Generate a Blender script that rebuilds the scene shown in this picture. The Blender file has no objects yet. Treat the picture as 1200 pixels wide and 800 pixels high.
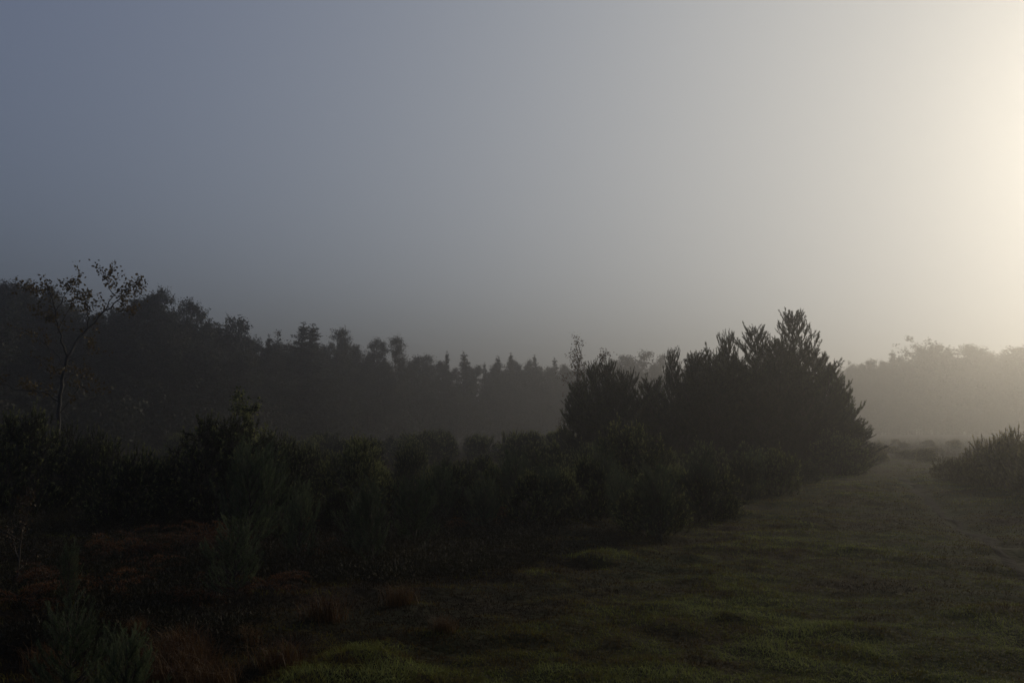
import bpy, math, random
import numpy as np
from mathutils import Vector

# ------------------------------------------------------------------ camera, sky, sun, exposure
sc = bpy.context.scene
F, CX, CY, HOR, CAMH = 1167.0, 600.0, 400.0, 500.0, 1.6      # photograph: 1200 x 800
PITCH = math.atan((HOR - CY) / F)
cam_d = bpy.data.cameras.new('camera'); cam = bpy.data.objects.new('camera', cam_d)
sc.collection.objects.link(cam)
cam_d.lens = 36 * F / 1200; cam_d.sensor_width = 36; cam_d.clip_end = 3000; cam_d.clip_start = 0.05
cam.location = (0, 0, CAMH); cam.rotation_euler = (math.pi / 2 + PITCH, 0, 0)
sc.camera = cam

SUN_AZ, SUN_EL = math.radians(37), math.radians(17)           # azimuth clockwise from +Y
SKY_S, SKY_K = 0.15, (0.72, 0.685, 0.62)                       # fog veils the sky: its brightest part levels off
world = bpy.data.worlds.new('World'); sc.world = world; world.use_nodes = True
nt = world.node_tree; nt.nodes.clear()
sky = nt.nodes.new('ShaderNodeTexSky'); sky.sky_type = 'NISHITA'; sky.sun_disc = False
sky.sun_elevation = SUN_EL; sky.sun_rotation = SUN_AZ
sky.air_density = 1.0; sky.dust_density = 10.0; sky.ozone_density = 8.0
hs = nt.nodes.new('ShaderNodeHueSaturation'); hs.inputs['Saturation'].default_value = 0.78; hs.inputs['Hue'].default_value = 0.512
bg = nt.nodes.new('ShaderNodeBackground'); bg.inputs['Strength'].default_value = SKY_S
wo = nt.nodes.new('ShaderNodeOutputWorld')
# c / (1 + c * strength / k), channel by channel, over the whole sky
dv = nt.nodes.new('ShaderNodeVectorMath'); dv.operation = 'MULTIPLY_ADD'
dv.inputs[1].default_value = tuple(SKY_S / k for k in SKY_K); dv.inputs[2].default_value = (1, 1, 1)
qv = nt.nodes.new('ShaderNodeVectorMath'); qv.operation = 'DIVIDE'
nt.links.new(sky.outputs[0], hs.inputs['Color'])
nt.links.new(hs.outputs[0], dv.inputs[0]); nt.links.new(hs.outputs[0], qv.inputs[0]); nt.links.new(dv.outputs[0], qv.inputs[1])
nt.links.new(qv.outputs[0], bg.inputs['Color'])
nt.links.new(bg.outputs[0], wo.inputs['Surface'])

sun_d = bpy.data.lights.new('sun', 'SUN'); sun_d.energy = 1.4; sun_d.angle = math.radians(12)
sun_d.color = (1.0, 0.86, 0.62)
sun = bpy.data.objects.new('sun', sun_d); sc.collection.objects.link(sun)
sdir = Vector((math.sin(SUN_AZ) * math.cos(SUN_EL), math.cos(SUN_AZ) * math.cos(SUN_EL), math.sin(SUN_EL)))
sun.rotation_euler = sdir.to_track_quat('Z', 'Y').to_euler(); sun.location = sdir * 60

sc.view_settings.view_transform = 'Standard'; sc.view_settings.look = 'None'
sc.view_settings.gamma = 1; sc.view_settings.exposure = 0.0; sc.view_settings.use_curve_mapping = False
sc.render.engine = 'CYCLES'
cy = sc.cycles
cy.max_bounces = 6; cy.diffuse_bounces = 2; cy.glossy_bounces = 1; cy.transmission_bounces = 2
cy.volume_bounces = 1; cy.transparent_max_bounces = 4; cy.use_denoising = True; cy.sample_clamp_indirect = 1.0
HAZE_DENSITY, HAZE_G, HAZE_TOP = 0.0027, 0.84, 24.0

# ------------------------------------------------------------------ helpers
rnd = random.Random(7); rng = np.random.default_rng(7)
COL = sc.collection

def ray(px, py):
    u, v = (px - CX) / F, (CY - py) / F
    c, s = math.cos(PITCH), math.sin(PITCH)
    return np.array((u, c - v * s, s + v * c))
def at_depth(px, py, Y):
    r = ray(px, py); return np.array((0, 0, CAMH)) + r * (Y / r[1])
def on_ground(px, py):
    r = ray(px, py); return np.array((0, 0, CAMH)) + r * (-CAMH / r[2])

_perm = np.random.default_rng(3).random((256, 256))
def vnoise(x, y):
    xi, yi = np.floor(x).astype(int), np.floor(y).astype(int)
    fx, fy = x - xi, y - yi
    fx, fy = fx * fx * (3 - 2 * fx), fy * fy * (3 - 2 * fy)
    g = lambda a, b: _perm[a % 256, b % 256]
    return (g(xi, yi) * (1 - fx) + g(xi + 1, yi) * fx) * (1 - fy) + (g(xi, yi + 1) * (1 - fx) + g(xi + 1, yi + 1) * fx) * fy
def fbm(x, y, s, o=3):
    x, y = np.asarray(x, float) / s, np.asarray(y, float) / s
    t, a, n = 0, 1, 0
    for k in range(o):
        t = t + a * vnoise(x + 17.3 * k, y - 9.1 * k); n += a; a *= .5; x, y = x * 2.03, y * 2.03
    return t / n
def smooth(a, b, x):
    t = np.clip((np.asarray(x, float) - a) / (b - a), 0, 1); return t * t * (3 - 2 * t)

# the ride: a broad band of turf running off to the right; a worn track lies along it
def ride_mask(x, y):
    x, y = np.asarray(x, float), np.asarray(y, float)
    c = 0.385 * y + 0.2
    w = 3.2 + 0.05 * y
    n = (fbm(x, y, 3.0) - .5) * 3
    return smooth(-w - 3.2, -w + 1.2, x - c + n) * (1 - smooth(44, 56, y + n))
TRACK_PX = [(1300, 735), (1225, 672), (1180, 636), (1140, 612), (1105, 594), (1083, 578), (1068, 566), (1058, 557)]
TRACK = np.array([on_ground(*p)[:2] for p in TRACK_PX])
def track_dist(x, y):
    x, y = np.asarray(x, float), np.asarray(y, float)
    d = np.full(x.shape, 1e9)
    for a, b in zip(TRACK[:-1], TRACK[1:]):
        ab = b - a; t = np.clip(((x - a[0]) * ab[0] + (y - a[1]) * ab[1]) / (ab @ ab), 0, 1)
        d = np.minimum(d, np.hypot(x - a[0] - t * ab[0], y - a[1] - t * ab[1]))
    return d
def G(x, y):
    x, y = np.asarray(x, float), np.asarray(y, float)
    near = 1 - smooth(60, 110, np.hypot(x, y))
    r = ride_mask(x, y)
    z = (fbm(x, y, 9, 2) - .5) * .22 * near
    tus = np.clip(fbm(x + 31, y, 1.15, 3) - .45, 0, 1)
    z = z + tus * (.42 - .24 * r) * near
    z = z + (fbm(x, y + 50, .45, 3) - .5) * (.13 - .03 * r) * near
    z = z - .07 * np.exp(-(track_dist(x, y) / .30) ** 2) 
    return z - .05

def mesh_tris(name, V, T, mats, tint=None, smooth_shade=False, quads=False):
    V = np.asarray(V, np.float32).reshape(-1, 3); T = np.asarray(T, np.int32)
    k = T.shape[1]
    me = bpy.data.meshes.new(name)
    me.vertices.add(len(V)); me.vertices.foreach_set('co', V.ravel())
    me.loops.add(T.size); me.loops.foreach_set('vertex_index', T.ravel())
    me.polygons.add(len(T)); me.polygons.foreach_set('loop_start', np.arange(0, T.size, k, dtype=np.int32))
    if smooth_shade: me.polygons.foreach_set('use_smooth', np.ones(len(T), bool))
    if tint is not None:
        a = me.attributes.new('tint', 'FLOAT', 'FACE'); a.data.foreach_set('value', np.asarray(tint, np.float32))
    me.update(calc_edges=True)
    me.materials.append(mats)
    return me

def obj(name, me, parent=None, loc=None):
    o = bpy.data.objects.new(name, me); COL.objects.link(o)
    if parent: o.parent = parent
    if loc is not None: o.location = loc
    return o
def tag(o, label=None, cat=None, group=None, kind=None):
    if label: o['label'] = label
    if cat: o['category'] = cat
    if group: o['group'] = group
    if kind: o['kind'] = kind
    return o

def unit(v):
    return v / (np.linalg.norm(v, axis=-1, keepdims=True) + 1e-9)

def needles(P, D, L, K, ln, wd, amin=25, amax=60, t0=0.05, R=None):
    """K leaf-sized triangles around every shoot (base P, direction D, length L)"""
    R = R or rng
    n = len(P); P = np.repeat(P, K, 0); D = np.repeat(unit(D), K, 0); L = np.repeat(L, K)
    t = R.uniform(t0, 1, n * K); a = np.radians(R.uniform(amin, amax, n * K)) * (1 - .5 * t ** 4)
    rv = unit(R.normal(size=(n * K, 3))); pr = unit(np.cross(D, rv))
    nd = D * np.cos(a)[:, None] + pr * np.sin(a)[:, None]
    b = P + D * (t * L)[:, None]
    sd = unit(np.cross(nd, R.normal(size=(n * K, 3)))) * (wd / 2)
    l = (ln * R.uniform(.7, 1.2, n * K))[:, None]
    V = np.stack([b - sd, b + sd, b + nd * l], 1).reshape(-1, 3)
    T = np.arange(n * K * 3).reshape(-1, 3)
    needles.t = t
    return V, T

def leaves(P, size, R=None, aspect=.6):
    """one rhombic leaf (two triangles, folded) at every point"""
    R = R or rng
    n = len(P); d = unit(R.normal(size=(n, 3)) + np.array((0, 0, -.2))); s = unit(np.cross(d, R.normal(size=(n, 3))))
    up = np.cross(d, s)
    sz = (size * R.uniform(.6, 1.25, n))[:, None]
    V = np.stack([P, P + d * sz * .5 + s * sz * aspect * .5 + up * sz * .1, P + d * sz, P + d * sz * .5 - s * sz * aspect * .5 + up * sz * .1], 1).reshape(-1, 3)
    b = np.arange(n)[:, None] * 4
    T = np.concatenate([b + np.array([[0, 1, 2]]), b + np.array([[0, 2, 3]])], 1).reshape(-1, 3)
    return V, T

class Tubes:
    def __init__(s): s.V, s.Q, s.n = [], [], 0
    def add(s, pts, rad, k=5):
        pts = np.asarray(pts, float); m = len(pts)
        tan = unit(np.gradient(pts, axis=0))
        ref = np.array((.3, 1, .1)) if abs(tan[0][2]) > .6 else np.array((0, 0, 1.))
        u = unit(np.cross(tan, ref)); v = np.cross(tan, u)
        a = np.linspace(0, 2 * np.pi, k, endpoint=False)
        ring = pts[:, None] + (u[:, None] * np.cos(a)[None, :, None] + v[:, None] * np.sin(a)[None, :, None]) * np.asarray(rad, float)[:, None, None]
        s.V.append(ring.reshape(-1, 3))
        i, j = np.meshgrid(np.arange(m - 1), np.arange(k), indexing='ij')
        q = np.stack([i * k + j, i * k + (j + 1) % k, (i + 1) * k + (j + 1) % k, (i + 1) * k + j], -1).reshape(-1, 4) + s.n
        s.Q.append(q); s.n += m * k
    def mesh(s, name, mat):
        return mesh_tris(name, np.concatenate(s.V), np.concatenate(s.Q), mat, smooth_shade=True)

def curve_pts(p, d, L, n, bend=(0, 0, 0), wob=.08, R=rnd):
    """a wandering polyline"""
    p = np.array(p, float); d = unit(np.array(d, float)); out = [p.copy()]
    for i in range(n):
        d = unit(d + np.array(bend) / n + np.array([R.uniform(-wob, wob) for _ in range(3)]))
        p = p + d * L / n; out.append(p.copy())
    return np.array(out), d

# ------------------------------------------------------------------ materials
def material(name, build):
    m = bpy.data.materials.new(name); m.use_nodes = True
    n = m.node_tree; n.nodes.clear()
    out = n.nodes.new('ShaderNodeOutputMaterial')
    build(n, out); return m
def ramp(n, stops):
    r = n.nodes.new('ShaderNodeValToRGB'); e = r.color_ramp.elements
    while len(e) < len(stops): e.new(.5)
    for el, (p, c) in zip(e, stops): el.position = p; el.color = (*c, 1)
    return r
def foliage(name, stops, trans=.25, rough=.6, spec=.12, patch=1.2):
    """leaf colour from the leaf's own tint, patches in space and a shift per plant"""
    def b(n, out):
        at = n.nodes.new('ShaderNodeAttribute'); at.attribute_name = 'tint'
        oi = n.nodes.new('ShaderNodeObjectInfo')
        ge = n.nodes.new('ShaderNodeNewGeometry')
        no = n.nodes.new('ShaderNodeTexNoise'); no.inputs['Scale'].default_value = patch; no.inputs['Detail'].default_value = 2
        n.links.new(ge.outputs['Position'], no.inputs['Vector'])
        m1 = n.nodes.new('ShaderNodeMath'); m1.operation = 'MULTIPLY_ADD'
        n.links.new(no.outputs['Fac'], m1.inputs[0]); m1.inputs[1].default_value = .9; m1.inputs[2].default_value = -.45
        m2 = n.nodes.new('ShaderNodeMath'); m2.operation = 'ADD'
        n.links.new(at.outputs['Fac'], m2.inputs[0]); n.links.new(m1.outputs[0], m2.inputs[1])
        m3 = n.nodes.new('ShaderNodeMath'); m3.operation = 'MULTIPLY_ADD'
        n.links.new(oi.outputs['Random'], m3.inputs[0]); m3.inputs[1].default_value = .44; n.links.new(m2.outputs[0], m3.inputs[2])
        m4 = n.nodes.new('ShaderNodeMath'); m4.operation = 'SUBTRACT'; m4.inputs[1].default_value = .22; n.links.new(m3.outputs[0], m4.inputs[0])
        r = ramp(n, stops); n.links.new(m4.outputs[0], r.inputs[0])
        p = n.nodes.new('ShaderNodeBsdfPrincipled'); p.inputs['Roughness'].default_value = rough
        p.inputs['Specular IOR Level'].default_value = spec
        n.links.new(r.outputs[0], p.inputs['Base Color'])
        t = n.nodes.new('ShaderNodeBsdfTranslucent'); n.links.new(r.outputs[0], t.inputs['Color'])
        mx = n.nodes.new('ShaderNodeMixShader'); mx.inputs[0].default_value = trans
        n.links.new(p.outputs[0], mx.inputs[1]); n.links.new(t.outputs[0], mx.inputs[2])
        n.links.new(mx.outputs[0], out.inputs['Surface'])
    return material(name, b)
def bark(name, c1, c2, scale=9):
    def b(n, out):
        tc = n.nodes.new('ShaderNodeTexCoord'); mp = n.nodes.new('ShaderNodeMapping'); mp.inputs['Scale'].default_value = (1, 1, .25)
        n.links.new(tc.outputs['Object'], mp.inputs['Vector'])
        no = n.nodes.new('ShaderNodeTexNoise'); no.inputs['Scale'].default_value = scale; no.inputs['Detail'].default_value = 5
        n.links.new(mp.outputs[0], no.inputs['Vector'])
        r = ramp(n, [(.35, c1), (.68, c2)]); n.links.new(no.outputs['Fac'], r.inputs[0])
        p = n.nodes.new('ShaderNodeBsdfPrincipled'); p.inputs['Roughness'].default_value = .9
        n.links.new(r.outputs[0], p.inputs['Base Color'])
        bu = n.nodes.new('ShaderNodeBump'); bu.inputs['Strength'].default_value = .6; bu.inputs['Distance'].default_value = .02
        n.links.new(no.outputs['Fac'], bu.inputs['Height']); n.links.new(bu.outputs[0], p.inputs['Normal'])
        n.links.new(p.outputs[0], out.inputs['Surface'])
    return material(name, b)

M = {}
M['pine'] = foliage('pine_needles', [(0, (.007, .010, .005)), (.5, (.026, .032, .012)), (1, (.085, .095, .034))])
M['wood'] = foliage('wood_foliage', [(0, (.014, .018, .011)), (.5, (.034, .038, .020)), (1, (.062, .058, .030))], patch=.3)
M['gorse'] = foliage('gorse_foliage', [(0, (.005, .007, .003)), (.45, (.020, .026, .009)), (.75, (.080, .095, .030)), (1, (.26, .26, .10))], patch=2, trans=.35)  # top stop: tips with painted highlight; bottom stop: painted interior shade
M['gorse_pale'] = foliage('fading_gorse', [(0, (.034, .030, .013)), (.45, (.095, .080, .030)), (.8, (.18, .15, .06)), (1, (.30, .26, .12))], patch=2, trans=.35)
M['sapling'] = foliage('sapling_needles', [(0, (.022, .034, .018)), (.5, (.060, .085, .042)), (1, (.15, .18, .085))], patch=3, trans=.35)
M['birch'] = foliage('birch_leaves', [(0, (.045, .035, .012)), (.5, (.085, .060, .020)), (1, (.13, .085, .03))], patch=2)
M['bare'] = foliage('autumn_leaves', [(0, (.05, .034, .018)), (.6, (.09, .058, .03)), (1, (.12, .08, .04))], patch=2)
M['bracken'] = foliage('bracken_fronds', [(0, (.030, .013, .006)), (.5, (.085, .034, .012)), (1, (.15, .065, .022))], patch=2)
M['heather'] = foliage('heather_sprigs', [(0, (.010, .010, .006)), (.5, (.026, .022, .010)), (1, (.055, .042, .018))], patch=.8)
M['grass'] = foliage('grass_blades', [(0, (.012, .008, .004)), (.18, (.030, .017, .006)), (.34, (.072, .044, .013)), (.48, (.110, .088, .020)), (.72, (.108, .110, .020)), (1, (.20, .215, .06))], patch=.9, trans=.35, spec=.05, rough=.8)
M['straw'] = foliage('dry_grass', [(0, (.045, .020, .007)), (.5, (.095, .045, .014)), (1, (.16, .09, .032))], patch=2)
M['bark_pine'] = bark('pine_bark', (.022, .016, .012), (.06, .042, .03))
M['bark_birch'] = bark('birch_bark', (.014, .012, .010), (.045, .04, .034), 6)
M['twig'] = bark('twig_bark', (.03, .022, .015), (.075, .055, .038))
def _soil(n, out):
    ge = n.nodes.new('ShaderNodeNewGeometry')
    n1 = n.nodes.new('ShaderNodeTexNoise'); n1.inputs['Scale'].default_value = .45; n1.inputs['Detail'].default_value = 6
    n2 = n.nodes.new('ShaderNodeTexNoise'); n2.inputs['Scale'].default_value = 14; n2.inputs['Detail'].default_value = 6
    for k in (n1, n2): n.links.new(ge.outputs['Position'], k.inputs['Vector'])
    r1 = ramp(n, [(.32, (.040, .026, .014)), (.5, (.038, .036, .014)), (.68, (.034, .044, .015))])
    r2 = ramp(n, [(.3, (.35, .35, .35)), (.7, (1, 1, 1))])
    n.links.new(n1.outputs['Fac'], r1.inputs[0]); n.links.new(n2.outputs['Fac'], r2.inputs[0])
    mx = n.nodes.new('ShaderNodeMix'); mx.data_type = 'RGBA'; mx.blend_type = 'MULTIPLY'; mx.inputs[0].default_value = 1
    n.links.new(r1.outputs[0], mx.inputs[6]); n.links.new(r2.outputs[0], mx.inputs[7])
    at = n.nodes.new('ShaderNodeAttribute'); at.attribute_name = 'dark_ground'
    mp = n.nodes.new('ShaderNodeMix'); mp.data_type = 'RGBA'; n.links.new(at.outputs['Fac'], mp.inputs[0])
    n.links.new(mx.outputs[2], mp.inputs[6]); mp.inputs[7].default_value = (.016, .011, .007, 1); mx = mp  # mixes the heath's painted shade into the soil colour
    p = n.nodes.new('ShaderNodeBsdfPrincipled'); p.inputs['Roughness'].default_value = 1
    p.inputs['Specular IOR Level'].default_value = .05
    bu = n.nodes.new('ShaderNodeBump'); bu.inputs['Strength'].default_value = .8; bu.inputs['Distance'].default_value = .05
    n.links.new(n2.outputs['Fac'], bu.inputs['Height']); n.links.new(bu.outputs[0], p.inputs['Normal'])
    n.links.new(mx.outputs[2], p.inputs['Base Color']); n.links.new(p.outputs[0], out.inputs['Surface'])
M['soil'] = material('heath_soil', _soil)
def _peat(n, out):
    ge = n.nodes.new('ShaderNodeNewGeometry')
    n2 = n.nodes.new('ShaderNodeTexNoise'); n2.inputs['Scale'].default_value = 9; n2.inputs['Detail'].default_value = 8
    n.links.new(ge.outputs['Position'], n2.inputs['Vector'])
    r2 = ramp(n, [(.3, (.008, .007, .005)), (.7, (.022, .018, .014))]); n.links.new(n2.outputs['Fac'], r2.inputs[0])
    p = n.nodes.new('ShaderNodeBsdfPrincipled'); p.inputs['Roughness'].default_value = 1; p.inputs['Specular IOR Level'].default_value = .04
    bu = n.nodes.new('ShaderNodeBump'); bu.inputs['Strength'].default_value = .9; bu.inputs['Distance'].default_value = .04
    n.links.new(n2.outputs['Fac'], bu.inputs['Height']); n.links.new(bu.outputs[0], p.inputs['Normal'])
    n.links.new(r2.outputs[0], p.inputs['Base Color']); n.links.new(p.outputs[0], out.inputs['Surface'])
M['dark_ground'] = material('track_earth', _peat)

# ------------------------------------------------------------------ the ground
def graded(a, b, fine0, fine1, step, grow):
    v = [fine0]
    while v[-1] < fine1: v.append(v[-1] + step)
    s = step
    while v[-1] < b: s *= grow; v.append(min(v[-1] + s, b))
    w, s = [fine0], step
    while w[-1] > a: s *= grow; w.append(max(w[-1] - s, a))
    return np.array(sorted(set(w + v)))
# soil off the ride is darkened: shade painted into its colour, peat-toned
gx = graded(-420, 420, -12, 16, .10, 1.06); gy = graded(-30, 520, 3.5, 26, .10, 1.045)
X, Y = np.meshgrid(gx, gy)
V = np.stack([X, Y, G(X, Y)], -1).reshape(-1, 3)
i, j = np.meshgrid(np.arange(len(gy) - 1), np.arange(len(gx) - 1), indexing='ij')
w = len(gx); Q = np.stack([i * w + j, i * w + j + 1, (i + 1) * w + j + 1, (i + 1) * w + j], -1).reshape(-1, 4)
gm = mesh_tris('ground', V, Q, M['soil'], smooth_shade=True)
pa = gm.attributes.new('dark_ground', 'FLOAT', 'POINT'); pa.data.foreach_set('value', (1 - ride_mask(X, Y)).astype(np.float32).ravel())
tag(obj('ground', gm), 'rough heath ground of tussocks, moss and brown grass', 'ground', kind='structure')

# worn track of bare dark earth along the ride
seg = []
for a, b in zip(TRACK[:-1], TRACK[1:]):
    for t in np.linspace(0, 1, 26, endpoint=False): seg.append(a + (b - a) * t)
seg = np.array(seg); seg[:, 0] += (fbm(seg[:, 0], seg[:, 1], 1.6) - .5) * .5
tn = unit(np.gradient(seg, axis=0)); nr = np.stack([tn[:, 1], -tn[:, 0]], 1)
cols = np.linspace(-1, 1, 7); wd = .05 + .15 * fbm(seg[:, 0] + 5, seg[:, 1], .8)
P = seg[:, None] + nr[:, None] * (cols[None, :] * wd[:, None])[..., None]
P[..., 0] += (fbm(P[..., 0] * 1, P[..., 1], .3) - .5) * .12
Z = G(P[..., 0], P[..., 1]) + .016 - .03 * np.abs(cols[None, :]) ** 3
V = np.concatenate([P, Z[..., None]], -1).reshape(-1, 3)
i, j = np.meshgrid(np.arange(len(seg) - 1), np.arange(6), indexing='ij')
Q = np.stack([i * 7 + j, (i + 1) * 7 + j, (i + 1) * 7 + j + 1, i * 7 + j + 1], -1).reshape(-1, 4)
tag(obj('path', mesh_tris('path', V, Q, M['dark_ground'], smooth_shade=True)), 'narrow worn track of dark earth along the grassy ride', 'path', kind='structure')

# ------------------------------------------------------------------ plant builders: each returns (trunk mesh, crown mesh, height)
def young_pine(seed, H, spread, K=44, step=.36, ln=.085, wd=.014, mat='pine', base=.15, dense=1.0, top_len=.5):
    R = random.Random(seed); Rn = np.random.default_rng(seed)
    tb = Tubes(); P, D, L = [], [], []
    lean = np.array((R.uniform(-.06, .06), R.uniform(-.06, .06), 0))
    tp = [np.array((0, 0, -.2))]
    nz = 9
    for k in range(1, nz + 1):
        z = H * .93 * k / nz
        tp.append(np.array((0, 0, z)) + lean * z + np.array((R.uniform(-.03, .03), R.uniform(-.03, .03), 0)))
    tp = np.array(tp); tb.add(tp, np.linspace(.018 * H, .008, len(tp)), 7)
    def trunk_at(z): return np.array([np.interp(z, tp[:, 2], tp[:, c]) for c in range(3)])
    P.append(tp[-1]); D.append((lean[0], lean[1], 1)); L.append(top_len)
    z = base * H
    while z < H * .93:
        f = z / H
        nb = R.choice((4, 5, 5, 6)); a0 = R.uniform(0, 6.28)
        for b in range(nb):
            a = a0 + b * 6.283 / nb + R.uniform(-.3, .3)
            bl = (spread * (1 - f) ** .62 * (0.55 + .45 * min(1, f / .25)) + .16) * R.uniform(.7, 1.2)
            el = math.radians(18 + 42 * f + R.uniform(-8, 8))
            d0 = (math.cos(a) * math.cos(el), math.sin(a) * math.cos(el), math.sin(el))
            n = 5
            pts, d1 = curve_pts(trunk_at(z + R.uniform(-.08, .08)), d0, bl, n, (0, 0, .45), .07, R)
            tb.add(pts, np.linspace(.010 + .009 * bl, .004, n + 1), 4)
            P.append(pts[-1]); D.append(d1 + np.array((0, 0, .35))); L.append(R.uniform(.22, .42))
            m = max(2, int(bl * 9 * dense))
            for q in range(m):
                t = R.uniform(.22, 1); s = t * n; k = min(int(s), n - 1)
                p = pts[k] + (pts[k + 1] - pts[k]) * (s - k)
                dd = unit(pts[k + 1] - pts[k])
                sd = unit(np.cross(dd, (0, 0, 1))) * R.choice((-1, 1))
                dr = unit(dd * R.uniform(.4, 1) + sd * R.uniform(.3, .9) + np.array((0, 0, R.uniform(.05, .75))))
                l = R.uniform(.14, .34) * (1.15 - .4 * (1 - t))
                P.append(p); D.append(dr); L.append(l)
                if R.random() < .55:
                    p2 = p + dr * l
                    P.append(p2); D.append(unit(dr + np.array((R.uniform(-.5, .5), R.uniform(-.5, .5), R.uniform(.2, .9))))); L.append(R.uniform(.12, .26))
        z += step * R.uniform(.75, 1.2)
    P, D, L = np.array(P), unit(np.array(D, float)), np.array(L)
    for p, d, l in zip(P, D, L): tb.add([p, p + d * l], (.005, .003), 3)
    Vv, T = needles(P, D, L, K, ln, wd, 22, 55, 0, Rn)
    tint = np.clip(np.repeat(Rn.uniform(.0, .6, len(P)), K) + Rn.uniform(-.15, .15, len(T)) + .3 * needles.t ** 3, 0, 1)
    return tb.mesh('pine_trunk', M['bark_pine']), mesh_tris('pine_crown', Vv, T, M[mat], tint), H

def gorse(seed, H=1.0, R0=.8, n=330, K=52, mat='gorse', ln=.045, wd=.012, upright=.5, lob=.35, shoot=.30, subs=8):
    """a mound of several tufts, each a burst of spiny shoots; uneven, with dark gaps between the tufts"""
    R = random.Random(seed); Rn = np.random.default_rng(seed)
    tb = Tubes(); P, D, L = [], [], []
    tuft = []
    for k in range(subs):
        a = k * 2.4 + R.uniform(-.5, .5); u = 0 if k == 0 else math.sqrt((k + R.uniform(-.3, .3)) / subs) * .72
        rs = R0 * R.uniform(.30, .30 + lob * .5)
        zc = max(.12 * H, (H * math.sqrt(max(.05, 1 - u * u)) - rs * .85) * R.uniform(.55, 1.0))
        tuft.append((np.array((math.cos(a) * u * R0, math.sin(a) * u * R0, zc)), rs))
        root = np.array((R.uniform(-.1, .1), R.uniform(-.1, .1), -.08)); c = tuft[-1][0]
        tb.add([root, root * .5 + c * .5 + np.array((0, 0, -.1 * H)), c], (.022, .016, .010), 5)
    zmax = max(c[2] + rs for c, rs in tuft)
    for k in range(n):
        c, rs = tuft[k % subs]
        d = unit(np.array((R.gauss(0, 1), R.gauss(0, 1), R.gauss(0, .8) + upright * 1.1)))
        rr = rs * R.uniform(.75, 1.12) * (1.25 if R.random() < .08 else 1)
        tip = c + d * rr; tip[2] += .06 * H * max(0, d[2])
        l = shoot * R.uniform(.6, 1.2)
        b = tip - unit(d + np.array((0, 0, .25)) + np.array([R.uniform(-.45, .45) for _ in range(3)])) * l
        if tip[2] < .04: tip[2] = .04 + R.random() * .05
        if k % 5 == 0:                                              # skirt of low shoots round the foot
            a = R.uniform(0, 6.283); rr = R0 * R.uniform(.35, .85)
            b = np.array((math.cos(a) * rr, math.sin(a) * rr, H * R.uniform(.0, .22)))
            tip = b + unit(np.array((math.cos(a), math.sin(a), R.uniform(.3, 1.4)))) * l * 1.2
        b[2] = max(b[2], .01)
        P.append(b); D.append(tip - b); L.append(np.linalg.norm(tip - b))
        tb.add([c * .35 + b * .65, b, tip] if k % 2 == 0 else [b, tip], (.006, .004, .002) if k % 2 == 0 else (.004, .002), 3)
    P, D, L = np.array(P), np.array(D), np.array(L)
    Vv, T = needles(P, D, L, K, ln, wd, 25, 75, 0, Rn)
    tint = np.clip(np.repeat(Rn.uniform(-.05, .5, len(P)), K) + Rn.uniform(-.15, .15, len(T)) + .75 * needles.t ** 2.5, 0, 1.2)  # pale new growth at the tips, plus painted tip highlights and interior shade
    return tb.mesh('bush_stems', M['twig']), mesh_tris('bush_foliage', Vv, T, M[mat], tint), zmax

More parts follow.
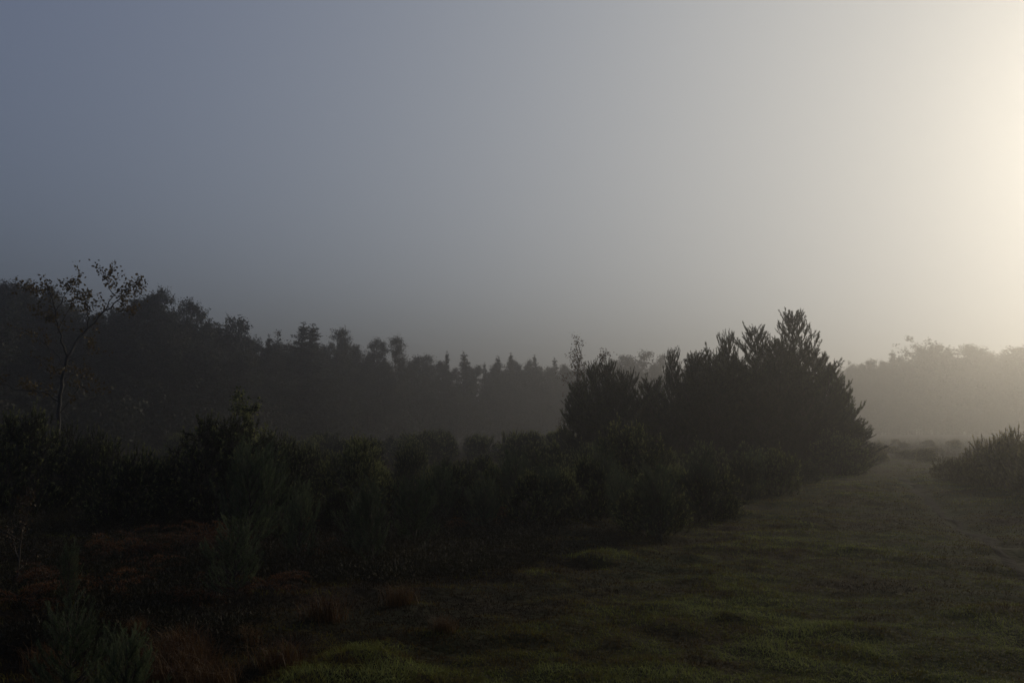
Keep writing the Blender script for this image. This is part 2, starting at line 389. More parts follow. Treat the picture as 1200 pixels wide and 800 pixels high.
def wood_tree(seed, kind, H=12.0):
    """a full-grown tree seen from far off: pine, broadleaf or narrow conifer; leaves sit along its twigs"""
    R = random.Random(seed); Rn = np.random.default_rng(seed)
    tb = Tubes(); B, E, NL, SP = [], [], [], []                     # twigs: start, end, leaves, spread
    n = 9
    hs_ = .97 if kind != 'broad' else .86
    tp, _ = curve_pts((0, 0, -.3), (R.uniform(-.05, .05), R.uniform(-.05, .05), 1), H * hs_, n, (0, 0, .1), .045 if kind != 'spire' else .01, R)
    tp[:, 2] *= (H * hs_) / tp[-1, 2]
    tb.add(tp, np.linspace(.017 * H, .012, n + 1), 7)
    def trunk_at(z): return np.array([np.interp(z, tp[:, 2], tp[:, c]) for c in range(3)])
    def twig(p, d, l, k, sp):
        e = p + unit(np.array(d, float)) * l; B.append(p); E.append(e); NL.append(k); SP.append(sp)
    if kind == 'spire':
        z = H * .06
        while z < H * .96:
            f = z / H; nb = R.choice((5, 6, 7)); a0 = R.uniform(0, 6.3)
            for b in range(nb):
                a = a0 + b * 6.283 / nb + R.uniform(-.4, .4); bl = (H * .25 * (1 - f) + .05) * R.uniform(.45, 1.2)
                d = (math.cos(a), math.sin(a), R.uniform(.0, .5) + .5 * f)
                p0 = trunk_at(z + R.uniform(-.2, .2)); pts, dd = curve_pts(p0, d, bl, 3, (0, 0, .35), .08, R); tb.add(pts, np.linspace(.035, .01, 4), 4)
                twig(pts[1], pts[-1] - pts[1], np.linalg.norm(pts[-1] - pts[1]), int(6 + 16 * bl), .05 + .08 * (1 - f))
                for q in range(int(2 + 3 * bl)):
                    t = R.uniform(.2, 1); p = p0 * (1 - t) + pts[-1] * t
                    twig(p, (d[0] + R.uniform(-.9, .9), d[1] + R.uniform(-.9, .9), R.uniform(0, .8)), R.uniform(.2, .5) * (1.1 - f), int(5 + 9 * (1 - f)), .04 + .08 * (1 - f))
            z += H * .036
        twig(tp[-2], tp[-1] - tp[-2], np.linalg.norm(tp[-1] - tp[-2]), 34, .06); twig(tp[-1], (0, 0, 1), .03 * H, 12, .04)
    else:
        nl = 24
        for k in range(nl):
            g_ = (k + R.random()) / nl
            f = .18 + .79 * g_ if kind == 'pine' else .10 + .74 * g_
            a = R.uniform(0, 6.283)
            if kind == 'pine':
                bl = H * (.24 * (1 - f) ** .65 + .045) * R.uniform(.6, 1.15); el = .1 + .8 * f
            else:
                bl = H * (.27 * math.sin(math.pi * min(.82, f * .72 + .2)) + .02) * R.uniform(.6, 1.25); el = .25 + .9 * f
            bl = min(bl, .85 * (1 - f) * H / math.sin(el) + .25)               # no limb outgrows the crown
            d = (math.cos(a) * math.cos(el), math.sin(a) * math.cos(el), math.sin(el))
            pts, d1 = curve_pts(trunk_at(f * H), d, bl, 4, (0, 0, .25), .16, R); tb.add(pts, np.linspace(.02 + .018 * bl, .012, 5), 5)
            for s_ in range(7):
                q = pts[R.randint(1, 4)]; dd = unit(np.array(d) + np.array([R.uniform(-1, 1) for _ in range(3)]))
                p2, _ = curve_pts(q, dd, bl * R.uniform(.15, .5) + .15, 3, (0, 0, .3), .2, R); tb.add(p2, np.linspace(.022, .008, 4), 3)
                for w_ in range(6):
                    twig(p2[R.randint(1, 3)], (dd[0] + R.uniform(-1, 1), dd[1] + R.uniform(-1, 1), R.uniform(-.4, 1.1)), R.uniform(.2, .75), R.randint(7, 15), .13 if kind == 'pine' else .15)
        for w_ in range(8): twig(tp[-1] - np.array((0, 0, R.uniform(.1, .9))), (R.uniform(-.7, .7), R.uniform(-.7, .7), 1), R.uniform(.3, .8), 12, .10)
    NL = np.array(NL); B = np.repeat(np.array(B), NL, 0); E = np.repeat(np.array(E), NL, 0); SP = np.repeat(np.array(SP), NL)
    PP = B + (E - B) * Rn.random(len(B))[:, None] + Rn.normal(size=B.shape) * SP[:, None]
    tt = np.repeat(np.repeat(Rn.uniform(.15, .75, len(NL)), NL), 2)
    Vv, T = leaves(PP, .19 if kind != 'broad' else .20, Rn, .4 if kind != 'broad' else .65)
    tint = np.clip(tt + Rn.uniform(-.15, .15, len(T)), 0, 1)
    return tb.mesh('tree_trunk', M['bark_pine']), mesh_tris('tree_crown', Vv, T, M['wood'], tint), H

def leafy_sapling(seed, H, spread, nb=9, leafn=8, size=.05, mat='birch', bk='twig', sub=4):
    R = random.Random(seed); Rn = np.random.default_rng(seed)
    tb = Tubes(); tips = []
    tp, _ = curve_pts((0, 0, -.1), (R.uniform(-.1, .1), R.uniform(-.1, .1), 1), H, 8, (0, 0, .2), .09, R)
    tp[:, 2] *= H / tp[-1, 2]
    tb.add(tp, np.linspace(.010 * H + .004, .003, 9), 6)
    for k in range(nb):
        s = 1.5 + 6 * (k + R.random()) / nb; i0 = min(int(s), 7); p = tp[i0] + (tp[i0 + 1] - tp[i0]) * (s - i0)
        a = R.uniform(0, 6.283); el = R.uniform(.5, 1.1); bl = spread * (1.15 - s / 10) * R.uniform(.7, 1.2)
        pts, _ = curve_pts(p, (math.cos(a) * math.cos(el), math.sin(a) * math.cos(el), math.sin(el)), bl, 5, (0, 0, .1), .14, R)
        tb.add(pts, np.linspace(.005 * H + .002, .002, 6), 4); tips.append(pts[2:])
        for q in range(sub):
            b = pts[R.randint(1, 5)]; a2 = R.uniform(0, 6.283)
            p2, _ = curve_pts(b, (math.cos(a2), math.sin(a2), R.uniform(.2, 1.2)), bl * R.uniform(.3, .6), 4, (0, 0, .1), .2, R)
            tb.add(p2, np.linspace(.004, .0015, 5), 3); tips.append(p2[1:])
    tips.append(tp[5:])
    B = np.concatenate(tips); PP = np.repeat(B, leafn, 0) + Rn.normal(size=(len(B) * leafn, 3)) * size * .9
    Vv, T = leaves(PP, size, Rn, .7)
    return tb.mesh('sapling_stem', M[bk]), mesh_tris('sapling_leaves', Vv, T, M[mat], np.repeat(Rn.uniform(.1, .9, len(PP)), 2)), H

def bracken(seed, H=.6, n=16):
    R = random.Random(seed); Rn = np.random.default_rng(seed)
    tb = Tubes(); Vs, Ts, off = [], [], 0
    for k in range(n):
        a = R.uniform(0, 6.283); el = R.uniform(.7, 1.4); L = H * R.uniform(.7, 1.3)
        pts, _ = curve_pts((R.uniform(-.15, .15), R.uniform(-.15, .15), -.03), (math.cos(a) * math.cos(el), math.sin(a) * math.cos(el), math.sin(el)), L, 10, (math.cos(a) * .6, math.sin(a) * .6, -1.5), .08, R)
        tb.add(pts, np.linspace(.005, .0015, 11), 3)
        Pp, Dd, ll = [], [], []
        for i in range(3, 11):
            t = unit(pts[i] - pts[i - 1]); s = unit(np.cross(t, (0, 0, 1)) + .01)
            for sg in (-1, 1):
                Pp.append(pts[i]); Dd.append(s * sg + t * .5 + np.array((0, 0, R.uniform(-.4, .1)))); ll.append(.20 * H * (1.25 - i / 11))
        v, t = needles(np.array(Pp), np.array(Dd), np.array(ll), 9, .035, .012, 50, 85, 0, Rn)
        Vs.append(v); Ts.append(t + off); off += len(v)
    Vv, T = np.concatenate(Vs), np.concatenate(Ts)
    return tb.mesh('bracken_stalks', M['twig']), mesh_tris('bracken_fronds', Vv, T, M['bracken'], Rn.uniform(.1, .9, len(T))), H

def blades(P, H, W, lean, R):
    n = len(P); a = R.uniform(0, 6.283, n); b = a + R.normal(size=n) * .6
    sd = np.stack([np.cos(b + 1.57), np.sin(b + 1.57), np.zeros(n)], 1) * (W / 2)[:, None]
    ln = np.stack([np.cos(a), np.sin(a), np.zeros(n)], 1) * (H * lean)[:, None]
    up = np.zeros((n, 3)); up[:, 2] = H
    mid = P + ln * .3 + up * .6; tip = P + ln + up * (1 - .25 * lean)[:, None]
    V = np.stack([P - sd, P + sd, mid + sd * .7, mid - sd * .7, tip], 1).reshape(-1, 3)
    b = np.arange(n)[:, None] * 5
    T = np.concatenate([b + np.array([[0, 1, 2]]), b + np.array([[0, 2, 3]]), b + np.array([[3, 2, 4]])], 1).reshape(-1, 3)
    return V, T

def tussock(seed, H=.35, n=420):
    Rn = np.random.default_rng(seed)
    P = np.concatenate([Rn.normal(size=(n, 2)) * .11, np.full((n, 1), -.02)], 1)
    Vv, T = blades(P, H * Rn.uniform(.4, 1.2, n), Rn.uniform(.004, .008, n), Rn.uniform(.2, 1.3, n), Rn)
    return None, mesh_tris('tussock_blades', Vv, T, M['straw'], np.repeat(Rn.uniform(.1, .9, n), 3)), H

def plant(name, proto, loc, height, label, cat, group=None, parts=('trunk', 'crown'), width=1.0, rz=None, lean=0.0):
    """a thing at its base; trunk and crown share their mesh data with the other copies"""
    st, fo, H = proto
    s = height / H
    if st is None:
        o = obj(name, fo)
    else:
        o = bpy.data.objects.new(name, None); COL.objects.link(o); o.empty_display_size = .3
        obj(parts[0], st, o); obj(parts[1], fo, o)
    o.location = loc; o.scale = (s * width, s * width, s)
    o.rotation_euler = (rnd.uniform(-lean, lean), rnd.uniform(-lean, lean), rnd.uniform(0, 6.283) if rz is None else rz)
    return tag(o, label, cat, group)

def ground_pt(px, py=None, Y=None):
    p = on_ground(px, py) if Y is None else at_depth(px, HOR + 30, Y)
    return (float(p[0]), float(p[1]), float(G(p[0], p[1])))
def height_to(px, py, Y, z0):
    return float(at_depth(px, py, Y)[2] - z0)

# ------------------------------------------------------------------ the far wood
far = {'pine': [wood_tree(11 + k, 'pine') for k in range(3)],
       'broad': [wood_tree(31 + k, 'broad') for k in range(3)],
       'spire': [wood_tree(51 + k, 'spire') for k in range(2)]}
DK = ([-250, 0, 150, 300, 450, 600, 800, 1000, 1200, 1450], [60, 66, 72, 86, 110, 140, 178, 212, 228, 240])
TK = ([-250, 0, 30, 90, 150, 185, 200, 240, 265, 300, 340, 370, 400, 450, 500, 560, 640, 740, 800, 900, 1000, 1050, 1100, 1160, 1200, 1450],
      [318, 330, 338, 352, 345, 350, 368, 362, 382, 392, 392, 392, 400, 408, 416, 418, 420, 418, 424, 426, 424, 415, 410, 414, 408, 402])
KIND = {'pine': 'irregular pine', 'broad': 'rounded broadleaf tree', 'spire': 'narrow pointed conifer'}
def wood_label(px, kind, row):
    k = KIND[kind]; low = 'lower ' if row == 2 else ''
    if px < 250: return f'{low}dark {k} in the wood behind the thin tree'
    if px < 640: return f'{low}dark {k} in the wood behind the open gorse heath'
    if px < 960: return f'{low}grey {k} in the wood behind the pine clump'
    return f'{low}pale fog-veiled {k} in the wood across the end of the ride'
def far_tree(px, top, kind, dY=0, width=None, row=0, label=None):
    Yd = float(np.interp(px, *DK)) + dY
    g = ground_pt(px, Y=Yd); h = height_to(px, top, Yd, g[2])
    side = 1 if px > 960 else 0
    plant('broadleaf_tree' if kind == 'broad' else ('pine_tree' if kind == 'pine' else 'conifer_tree'), rnd.choice(far[kind]), g, h, label or wood_label(px, kind, row), 'tree',
          None if label else ('trees of the far wood' if not side else 'trees across the end of the ride'), width=width or rnd.uniform(.8, 1.1))
OWN = {6: 'tall pointed conifer topping the wood behind the thin tree, taller of a close pair', 26: 'slightly shorter pointed conifer of the close pair behind the thin tree',
       148: 'full pointed conifer rising behind the leafy top of the thin tree', 226: 'spreading pine standing above its neighbours where the wood starts to drop away',
       342: 'taller of twin pointed conifers standing out above the wood behind the heath', 359: 'second of twin pointed conifers standing out above the wood behind the heath',
       394: 'ragged pine beside the twin conifers in the wood behind the heath', 742: 'broad rounded crown showing grey above the gap in the pine clump',
       1104: 'tallest pale rounded crown in the fog across the end of the ride'}
for px, top, kind, wd in [(6, 322, 'spire', .9), (26, 326, 'spire', .8), (148, 342, 'spire', 1.3), (174, 344, 'pine', .7), (196, 357, 'spire', 1.1), (226, 357, 'pine', .7),
                      (263, 374, 'spire', .8), (252, 380, 'spire', 1.2), (285, 388, 'spire', 1.3), (310, 391, 'spire', 1.1), (342, 378, 'spire', 1.9), (359, 380, 'spire', 1.8), (394, 393, 'pine', .9), (425, 402, 'spire', 1.3), (447, 401, 'pine', .8), (462, 402, 'pine', .8),
                      (520, 411, 'spire', .9), (545, 411, 'spire', 1.3), (575, 416, 'spire', 1.2), (598, 413, 'spire', 1.1), (628, 414, 'spire', 1.0), (652, 418, 'spire', 1.0), (742, 411, 'broad', 1.1), (722, 416, 'spire', 1.0), (775, 421, 'pine', .9), (830, 423, 'broad', .9),
                      (1010, 422, 'broad', .9), (1052, 409, 'spire', 1.3), (1088, 404, 'spire', 1.4), (1104, 402, 'broad', 1.3), (1122, 407, 'broad', 1.1), (1146, 406, 'pine', 1.5), (1192, 402, 'broad', 1.5), (1170, 409, 'broad', 1.2), (1225, 402, 'broad', 1.4), (1070, 411, 'broad', 1.2)]:
    far_tree(px, top, kind, rnd.uniform(-2, 2), wd * (1.15 if kind == 'spire' else 1.25), 0, OWN.get(px))
px = -200.0
while px < 1420:
    for row, (dy, dt) in enumerate(((4, 14), (11, 17), (-3, 30), (1, 8))):
        far_tree(px + rnd.uniform(-8, 8), float(np.interp(px, *TK)) + dt + rnd.uniform(-2, 6), rnd.choice(('spire', 'broad', 'pine')) if row == 3 else rnd.choice(('pine', 'broad', 'spire')), dy + rnd.uniform(-2, 2), rnd.uniform(.8, 1.2) if row == 3 else rnd.uniform(1.15, 1.6), row)
        if row == 3: far_tree(px + rnd.uniform(8, 26), float(np.interp(px, *TK)) + 8 + rnd.uniform(-3, 8), rnd.choice(('spire', 'broad', 'pine')), rnd.uniform(0, 6), rnd.uniform(.8, 1.2), row)
    px += 2600 / float(np.interp(px, *DK)) * rnd.uniform(.85, 1.15)

# thicket along the foot of the wood: one mass
cen, PP, TT = [], [], []
for k in range(2600):
    q = rng.uniform(-230, 1430); Yd = float(np.interp(q, *DK)) + rng.uniform(-7, 9)
    p = at_depth(q, HOR, Yd); r = rng.uniform(.7, 1.5); hh = rng.uniform(1, 5.5)
    m = 50
    g = unit(rng.normal(size=(m, 3))) * (rng.random(m) ** .5)[:, None] * np.array((r, r, hh * .5))
    PP.append(np.array((p[0], p[1], hh * .5)) + g); TT.append(np.full(m, rng.uniform(.1, .7)))
Vv, T = leaves(np.concatenate(PP), .34, rng, .6)
tag(obj('thicket', mesh_tris('thicket', Vv, T, M['wood'], np.repeat(np.concatenate(TT), 2))), 'dark tangled thicket along the foot of the wood', 'undergrowth', kind='stuff')

# ------------------------------------------------------------------ heather over the open heath
n = 19000
q = rng.uniform(-120, 1320, n); dd = np.exp(rng.uniform(math.log(7.5), math.log(150), n))
x = (q - CX) / F * dd; y = dd
keep = (ride_mask(x, y) < .25) & (fbm(x, y, 2.4) > .62 - .022 * np.minimum(dd, 16)) & (dd < np.interp(q, *DK) - 4) | ((dd > 50) & (dd < 170) & (q > 950))
x, y, dd = x[keep], y[keep], dd[keep]; n = len(x)
hh = rng.uniform(.12, .32, n) * (.7 + .6 * fbm(x, y, 5)) * smooth(2, 16, dd) * (1 + dd / 70); K = 14
th = rng.uniform(0, 6.283, (n, K)); el = rng.uniform(.5, 1.5, (n, K))
D = np.stack([np.cos(th) * np.cos(el), np.sin(th) * np.cos(el), np.sin(el)], -1).reshape(-1, 3)
P = np.repeat(np.stack([x, y, G(x, y)], 1), K, 0) + rng.normal(size=(n * K, 3)) * np.array((.12, .12, .0)) * np.repeat(1 + dd / 25, K)[:, None]
Vv, T = needles(P, D, np.repeat(hh, K) * rng.uniform(.6, 1.2, n * K), 8, .035, .009, 20, 60, .1)
tint = np.clip(np.repeat(fbm(x, y, 4), K * 8) + rng.uniform(-.2, .2, len(T)), 0, 1)
tag(obj('heather', mesh_tris('heather', Vv, T, M['heather'], tint)), 'dark brown heather carpeting the open heath', 'heather', kind='stuff')

# ------------------------------------------------------------------ turf and rough grass
n = 640000
d = np.exp(rng.uniform(math.log(4.2), math.log(58), n)); az = rng.uniform(-math.radians(36), math.radians(36), n)
x, y = d * np.sin(az), d * np.cos(az)
rm = ride_mask(x, y); td = track_dist(x, y)
keep = (td > .46 * fbm(x, y, .7, 2) - .12 + .14 * rng.random(n)) & (rng.random(n) < .55 + .45 * rm)
x, y, d, rm = x[keep], y[keep], d[keep], rm[keep]; n = len(x)
tus = np.clip(fbm(x + 31, y, 1.15, 3) - .45, 0, 1) / .4
h = (.012 + .028 * rng.random(n) ** 2) * (1 + 1.0 * tus + 2.2 * (1 - rm) * fbm(x, y, 2.2))
W = np.clip(.0025 + .00045 * d, .004, .03) * rng.uniform(.7, 1.3, n)
P = np.stack([x, y, G(x, y) - .004], 1)
Vv, T = blades(P, h, W, rng.uniform(.4, 2.2, n), rng)
patch = (fbm(x, y, 2.2, 4) - .5) * 1.25 + .06 + .50 * rm + .30 * (tus - .3) + (fbm(x + 9, y, .28, 3) - .5) * 1.5
tint = np.clip(patch + rng.normal(size=n) * .13, 0, 1)
tag(obj('grass', mesh_tris('grass', Vv, T, M['grass'], np.repeat(tint, 3))), 'short damp green and brown grass covering the ride and heath', 'grass', kind='stuff')

# ------------------------------------------------------------------ the pine clump beside the ride
YP = [young_pine(101 + k, 5.0, s, base=.04, dense=1.5, K=40) for k, s in enumerate((1.9, 1.6, 2.2))]
YPT = [young_pine(121 + k, 6.0, s, base=.08, step=.34, top_len=.45, dense=1.5) for k, s in enumerate((1.7, 1.9))]
GRP = 'pines of the clump beside the ride'
COMMON = 'bushy young pine packed into the dense clump beside the ride'
for px, top, Yd, proto, wd, label in [
        (938, 369, 37.0, YPT[0], 1.3, 'tallest pine of the clump beside the ride, with open forked top'),
        (890, 384, 37.5, YPT[1], 1.2, 'second tallest pine, with full pointed top, in the clump beside the ride'),
        (858, 396, 38.0, YP[1], .6, 'slender pine with a bare spike leader in the clump beside the ride'),
        (968, 432, 36.0, YP[2], .8, COMMON), (985, 452, 36.5, YP[0], .6, COMMON), (1000, 492, 36.0, YP[1], .7, COMMON), (915, 425, 35.0, YP[2], .9, COMMON), (865, 425, 35.5, YP[0], 1.0, COMMON),
        (828, 418, 37.0, YP[1], .9, COMMON), (845, 414, 38.5, YP[0], 1.0, COMMON), (905, 405, 38.2, YP[2], 1.1, COMMON), (950, 412, 38.0, YP[0], 1.1, COMMON), (930, 435, 35.6, YP[1], 1.1, COMMON), (880, 432, 36.2, YP[2], 1.1, COMMON), (845, 440, 35.8, YP[1], 1.1, COMMON), (968, 470, 35.2, YP[2], 1.0, COMMON), (990, 500, 35.0, YP[0], .9, COMMON), (770, 470, 35.2, YP[1], 1.0, COMMON), (700, 470, 35.0, YP[0], 1.0, COMMON), (812, 424, 38.0, YP[2], .7, COMMON), (791, 415, 37.0, YP[1], .5, 'narrow pine with a single tall leader between the two halves of the clump'),
        (765, 447, 36.0, YP[0], .9, COMMON), (735, 438, 36.5, YP[2], .6, COMMON), (712, 428, 37.0, YP[1], .55, COMMON), (692, 431, 36.5, YP[0], .6, COMMON), (680, 452, 35.5, YP[1], .65, COMMON), (722, 450, 35.0, YP[2], .8, COMMON),
        (800, 452, 35.0, YP[2], 1.0, COMMON), (840, 455, 34.5, YP[0], 1.0, COMMON), (890, 452, 34.5, YP[1], 1.1, COMMON), (940, 450, 34.8, YP[0], 1.0, COMMON)]:
    g = ground_pt(px, Y=Yd); h = height_to(px, top, Yd, g[2])
    plant('pine_tree', proto, g, h, label, 'pine tree', GRP if label == COMMON else None, width=wd * 5.2 / h, lean=.03)

g = ground_pt(672, Y=41.0)
plant('birch_tree', leafy_sapling(71, 5, 1.5, 16, 3, .07, 'bare', 'twig', 7), g, height_to(672, 404, 41.0, g[2]), 'thin russet birch rising behind the left end of the pine clump', 'birch tree')
g = ground_pt(702, Y=42.0)
plant('birch_tree', leafy_sapling(72, 5, 1.3, 16, 3, .07, 'bare', 'twig', 7), g, height_to(700, 410, 42.0, g[2]), 'second thin russet birch showing between pine tops of the clump', 'birch tree')

# ------------------------------------------------------------------ the thin tree standing alone on the left, traced limb by limb
TY = 22.0
root = bpy.data.objects.new('birch_tree', None); COL.objects.link(root)
g = ground_pt(68, Y=TY); root.location = g; root.scale = (1, 1, .965)
tag(root, 'thin crooked tree with sparse leafy top, standing alone before the wood', 'tree')
def tr(pts, dy=0.0):
    out = []
    for k, (px, py) in enumerate(pts):
        p = at_depth(px, py, TY + dy * k / max(1, len(pts) - 1)); out.append(p - np.array(g))
    return np.array(out)
def fine(pts, wob=.03):
    t = np.linspace(0, len(pts) - 1, (len(pts) - 1) * 3 + 1); out = np.stack([np.interp(t, np.arange(len(pts)), pts[:, c]) for c in range(3)], 1)
    w = rng.normal(size=out.shape) * wob; w[0] = 0; return out + w
tb = Tubes(); tipsets = []
trunk = tr([(68, 590), (70, 540), (69, 500), (69, 470), (73, 440), (76, 425), (79, 412)]); trunk[0][2] = -.15
tb.add(fine(trunk, .012), np.linspace(.046, .032, (len(trunk) - 1) * 3 + 1), 8)
limbs = [([(79, 412), (90, 395), (104, 378), (122, 358), (138, 345), (152, 336), (166, 331)], 1.2, .034),
         ([(79, 412), (74, 400), (69, 378), (65, 358), (60, 338), (56, 322)], -.8, .028),
         ([(104, 378), (103, 360), (101, 345), (106, 335)], -.5, .016), ([(122, 358), (132, 338), (128, 326), (124, 318)], .7, .014),
         ([(138, 345), (150, 331), (160, 327)], .2, .010), ([(138, 345), (148, 350), (156, 360)], .6, .008),
         ([(65, 358), (75, 340), (84, 324), (92, 316)], -.6, .013), ([(60, 338), (50, 332), (40, 330), (33, 327)], .4, .010), ([(69, 378), (56, 366), (46, 360)], -.9, .010),
         ([(69, 378), (82, 352), (92, 342), (100, 335)], .9, .011),
         ([(69, 466), (55, 457), (40, 455), (22, 452), (2, 446), (-14, 448)], -.6, .020), ([(69, 462), (58, 452), (44, 456), (30, 449)], .6, .012),
         ([(76, 425), (66, 408), (55, 398), (44, 388), (36, 384)], 1.0, .014), ([(73, 440), (60, 430), (52, 420)], -.7, .010), ([(73, 440), (86, 432), (98, 436), (112, 442)], .8, .010),
         ([(70, 480), (84, 462), (94, 448), (104, 452)], -.8, .010), ([(78, 418), (95, 410), (106, 400), (112, 396)], .9, .008)]
for pts, dy, r in limbs:
    f = fine(tr(pts, dy), .02); tb.add(f, np.linspace(r, .005, len(f)), 5)
    low = pts[-1][1] > 380
    for k in range(8 if low else 8):
        b = f[rnd.randint(len(f) // 3, len(f) - 1)]
        tw, _ = curve_pts(b, (rnd.uniform(-1, 1), rnd.uniform(-1, 1), rnd.uniform(-.2, 1)), rnd.uniform(.15, .5), 4, (0, 0, .1), .25)
        tb.add(tw, np.linspace(.006, .002, 5), 3); tipsets.append((tw[1:], 3 if low else 4))
    tipsets.append((f[-4:], 2 if low else 6))
obj('trunk', tb.mesh('thin_tree_trunk', M['bark_birch']), root)
B = np.concatenate([np.repeat(a, k, 0) for a, k in tipsets]); B = B + rng.normal(size=B.shape) * .045
Vv, T = leaves(B, .075, rng, .7)
obj('crown', mesh_tris('thin_tree_leaves', Vv, T, M['birch'], np.repeat(rng.uniform(.05, .8, len(B)), 2)), root)

# ------------------------------------------------------------------ bushes on the heath
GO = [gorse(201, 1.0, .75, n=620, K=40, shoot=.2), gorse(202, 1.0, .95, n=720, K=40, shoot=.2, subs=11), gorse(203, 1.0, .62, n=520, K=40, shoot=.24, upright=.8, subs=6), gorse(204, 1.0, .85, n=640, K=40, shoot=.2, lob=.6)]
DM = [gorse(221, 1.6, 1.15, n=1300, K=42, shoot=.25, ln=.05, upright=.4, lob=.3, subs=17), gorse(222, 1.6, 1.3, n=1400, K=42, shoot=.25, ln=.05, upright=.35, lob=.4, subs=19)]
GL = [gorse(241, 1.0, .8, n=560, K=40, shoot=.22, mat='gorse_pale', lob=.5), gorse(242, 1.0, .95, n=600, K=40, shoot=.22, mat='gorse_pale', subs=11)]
BP = ('stems', 'foliage')
def bush(px, top, base, proto, wpx, label, group=None, name='gorse_bush', cat='bush', Y=None):
    g = ground_pt(px, base, Y); Yd = g[1]; h = max(.15, height_to(px, top, Yd, g[2]))
    wm = wpx / F * Yd; s = h / proto[2]
    nat = {id(p): r for p, r in zip(GO + DM + GL, (1.5, 1.9, 1.3, 1.7, 2.3, 2.6, 1.6, 1.9))}.get(id(proto), 1.5)
    return plant(name, proto, g, h, label, cat, group, BP, width=wm / (nat * s))
# large dark domes
bush(258, 486, 612, DM[0], 160, 'broad dark dome of gorse, widest bush on the heath before the wood')
bush(152, 520, 614, DM[1], 120, 'rounded dark bush beside the wide gorse dome, before the thin tree')
bush(20, 482, 600, DM[0], 120, 'tall dark bush crowding the foot of the thin tree')
bush(98, 500, 596, DM[1], 90, 'dark bush standing directly before the thin tree trunk')
bush(332, 508, 606, DM[1], 90, 'lower dark bush joined to the side of the wide gorse dome')
bush(418, 513, 606, DM[0], 80, 'compact dark upright bush standing apart in the middle of the heath')
bush(740, 496, 592, DM[0], 110, 'dark domed bush with drooping sides before the pine clump')
bush(985, 505, 556, DM[1], 80, 'dark low bush hugging the ride-side foot of the pine clump')
bush(-70, 490, 605, DM[1], 140, 'dark bush at the outer edge of the heath, past the thin tree')
# lighter gorse lining the ride
for px, top, base, k, wpx, label in [
        (622, 556, 614, 2, 66, 'pale-tipped gorse bush beside two upright gorse spires'), (690, 538, 612, 2, 62, 'upright pale-tipped gorse with twin spires'),
        (655, 548, 606, 0, 60, 'small gorse bush tucked behind two pale-tipped gorse bushes'), (766, 560, 624, 3, 92, 'squat dark gorse bush with pale crown at the edge of the turf'),
        (833, 541, 604, 3, 84, 'feathery leaning gorse bush beside the turf'), (795, 548, 600, 2, 56, 'narrow gorse bush behind the squat pale-crowned one'),
        (910, 527, 578, 1, 66, 'bright gorse bush with russet tip at the foot of the pine clump'), (872, 535, 585, 0, 50, 'small gorse bush between the feathery gorse and the russet-tipped one'),
        (945, 542, 566, 3, 40, 'low gorse bush in shade at the foot of the tallest pine'), (850, 580, 606, 1, 40, 'very small dark gorse bush at the front of the feathery gorse')]:
    bush(px, top, base, GO[k], wpx, label)
# the band of low gorse across the middle of the heath
BAND = 'low gorse bush in the band across the middle of the heath'
for px, top, base, k, wpx in [(462, 540, 604, 0, 60), (505, 535, 600, 1, 80), (540, 546, 606, 3, 66), (575, 548, 604, 2, 54), (600, 530, 588, 1, 70), (560, 522, 578, 0, 70), (520, 524, 574, 3, 70), (480, 522, 572, 1, 70),
                              (640, 520, 576, 3, 76), (690, 512, 570, 1, 80), (445, 530, 590, 2, 50), (380, 540, 600, 3, 60), (345, 560, 618, 0, 60), (400, 562, 620, 1, 66), (365, 520, 574, 1, 70), (430, 512, 560, 0, 60), (660, 507, 560, 0, 70), (610, 508, 560, 1, 70), (720, 545, 600, 3, 56), (790, 520, 572, 0, 70), (830, 518, 566, 1, 70), (880, 512, 560, 3, 70)]:
    bush(px, top + rnd.choice((0, 8, 14, 22)), base, GO[k], wpx * rnd.uniform(.6, 1.0), BAND, 'band of low gorse on the heath')
FARB = 'small distant gorse bush on the heath before the wood'
for k in range(40):
    px = rnd.uniform(200, 720); Yd = rnd.uniform(36, 62)
    bush(px, HOR + rnd.uniform(2, 18), None, GO[k % 4], rnd.uniform(30, 64), FARB, 'distant gorse before the wood', Y=Yd)
# the bank of gorse on the far side of the ride
BANK = 'gorse bush in the bank on the far side of the ride'
for px, top, base, k, wpx in [(1192, 502, 572, 1, 80), (1162, 516, 570, 0, 60), (1136, 527, 566, 1, 50), (1112, 536, 562, 0, 40), (1228, 497, 578, 1, 90), (1268, 492, 584, 0, 100), (1178, 508, 560, 0, 60), (1212, 499, 564, 1, 70),
                              (1148, 521, 558, 1, 46), (1250, 492, 570, 0, 80)]:
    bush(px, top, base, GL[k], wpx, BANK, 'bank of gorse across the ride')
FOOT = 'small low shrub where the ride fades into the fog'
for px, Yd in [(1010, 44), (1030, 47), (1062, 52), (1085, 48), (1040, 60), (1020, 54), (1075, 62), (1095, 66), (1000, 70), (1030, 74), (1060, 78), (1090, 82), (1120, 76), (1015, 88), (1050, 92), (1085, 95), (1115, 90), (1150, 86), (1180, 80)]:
    bush(px, HOR + (rnd.uniform(18, 27) if Yd < 67 else rnd.uniform(13, 17)), None, GL[rnd.randint(0, 1)], 26 if Yd < 67 else 14, FOOT, 'shrubs at the end of the ride', Y=Yd)

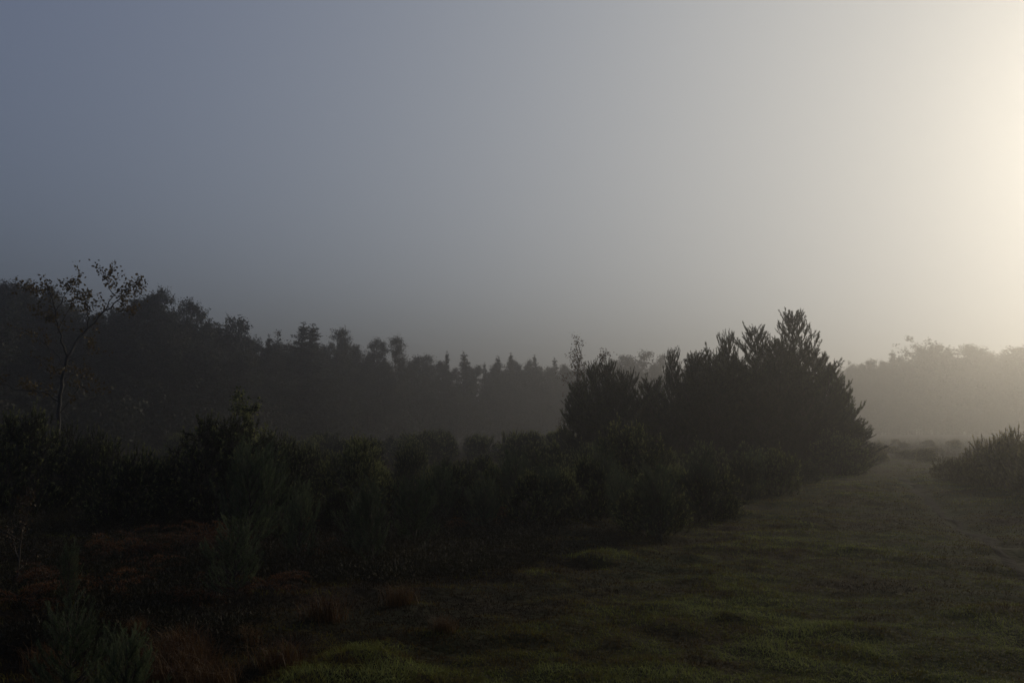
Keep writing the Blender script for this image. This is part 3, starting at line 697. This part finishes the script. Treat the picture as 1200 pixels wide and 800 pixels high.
# ------------------------------------------------------------------ saplings, seedlings, bracken and straw in the left foreground
SEED = [young_pine(301, 1.2, .55, K=60, step=.16, ln=.06, wd=.006, base=.1, top_len=.22, dense=1.6, mat='sapling'), young_pine(302, 1.2, .65, K=60, step=.18, ln=.06, wd=.006, base=.08, top_len=.2, dense=1.6, mat='sapling')]
def seedling(px, top, base, k, label, wd=1.0, group=None):
    g = ground_pt(px, base); plant('pine_sapling', SEED[k], g, height_to(px, top, g[1], g[2]), label, 'sapling', group, width=wd, lean=.06)
seedling(286, 552, 648, 0, 'pale-tipped young pine before the wide gorse dome', .8)
seedling(275, 632, 694, 1, 'small pine seedling alone in the brown grass below the young pine', 1.0)
seedling(85, 742, 836, 1, 'low soft green pine seedling in the rough grass before the bare sapling', 1.0)
seedling(438, 590, 662, 0, 'slender dark pine sapling standing before the gorse band', .6)
seedling(78, 655, 712, 0, 'tiny narrow pine seedling beside the bare sapling', .5)
seedling(150, 768, 850, 0, 'pine seedling growing against the soft green one', .9)
seedling(316, 560, 640, 1, 'bushy young pine leaning on the pale-tipped pine', .8)
for px, top, base, k in [(640, 562, 614, 0), (704, 548, 611, 1), (775, 566, 628, 0), (566, 574, 622, 1), (486, 582, 640, 0), (350, 594, 656, 1), (884, 542, 580, 0), (818, 552, 606, 1), (520, 560, 612, 0), (605, 548, 604, 1), (420, 600, 650, 1), (735, 568, 618, 1)]:
    seedling(px, top, base, k, 'small pale-tipped pine sapling among the gorse bordering the turf', rnd.uniform(.7, 1.0), 'pale saplings among the gorse')
g = ground_pt(20, 692); plant('rowan_sapling', leafy_sapling(81, 1.1, .4, 7, 2, .032, 'bare', 'twig', 4), g, height_to(20, 570, g[1], g[2]), 'thin bare sapling with a few brown leaves above the bracken', 'sapling')
g = ground_pt(284, Y=18.5); plant('birch_sapling', leafy_sapling(82, 2.2, .6, 12, 8, .05, 'gorse', 'twig', 5), g, height_to(284, 458, g[1], g[2]), 'leafy sapling with pale shining tips rising above the wide gorse dome', 'sapling')
BR = [bracken(401 + k) for k in range(3)]
for k, (px, base) in enumerate([(105, 665), (135, 650), (160, 655), (212, 640), (240, 632), (262, 640), (60, 690), (185, 668), (340, 625), (30, 712), (125, 690), (225, 700), (320, 690), (372, 650), (590, 612), (545, 622)]):
    g = ground_pt(px, base)
    plant('bracken', BR[k % 3], g, rnd.uniform(.35, .6), 'clump of rust brown dead bracken in the rough heath grass', 'bracken', 'dead bracken on the heath', ('stalk', 'fronds'))
TS = [tussock(501 + k) for k in range(3)]
for k, (px, base) in enumerate([(205, 785), (232, 770), (188, 768), (250, 790), (215, 757), (330, 770), (290, 745), (160, 740), (380, 720), (470, 700), (520, 735), (60, 770)]):
    g = ground_pt(px, base)
    plant('grass_tussock', TS[k % 3], g, rnd.uniform(.16, .28), 'tussock of long orange straw-dry grass on the heath', 'grass tussock', 'dry grass tussocks')

# ------------------------------------------------------------------ the fog
def _haze(n, out):
    v = n.nodes.new('ShaderNodeVolumePrincipled'); v.inputs['Color'].default_value = (.70, .70, .72, 1)
    v.inputs['Density'].default_value = HAZE_DENSITY; v.inputs['Anisotropy'].default_value = HAZE_G
    n.links.new(v.outputs[0], out.inputs['Volume'])
mh = material('fog_air', _haze)
x0, x1, y0, y1, z0, z1 = -440, 440, -50, 540, -1.6, HAZE_TOP
V = [(x, y, z) for z in (z0, z1) for y in (y0, y1) for x in (x0, x1)]
Q = [(0, 2, 3, 1), (4, 5, 7, 6), (0, 1, 5, 4), (2, 6, 7, 3), (0, 4, 6, 2), (1, 3, 7, 5)]
tag(obj('haze', mesh_tris('haze', V, Q, mh)), 'pale morning fog hanging over the whole heath', 'fog', kind='stuff')
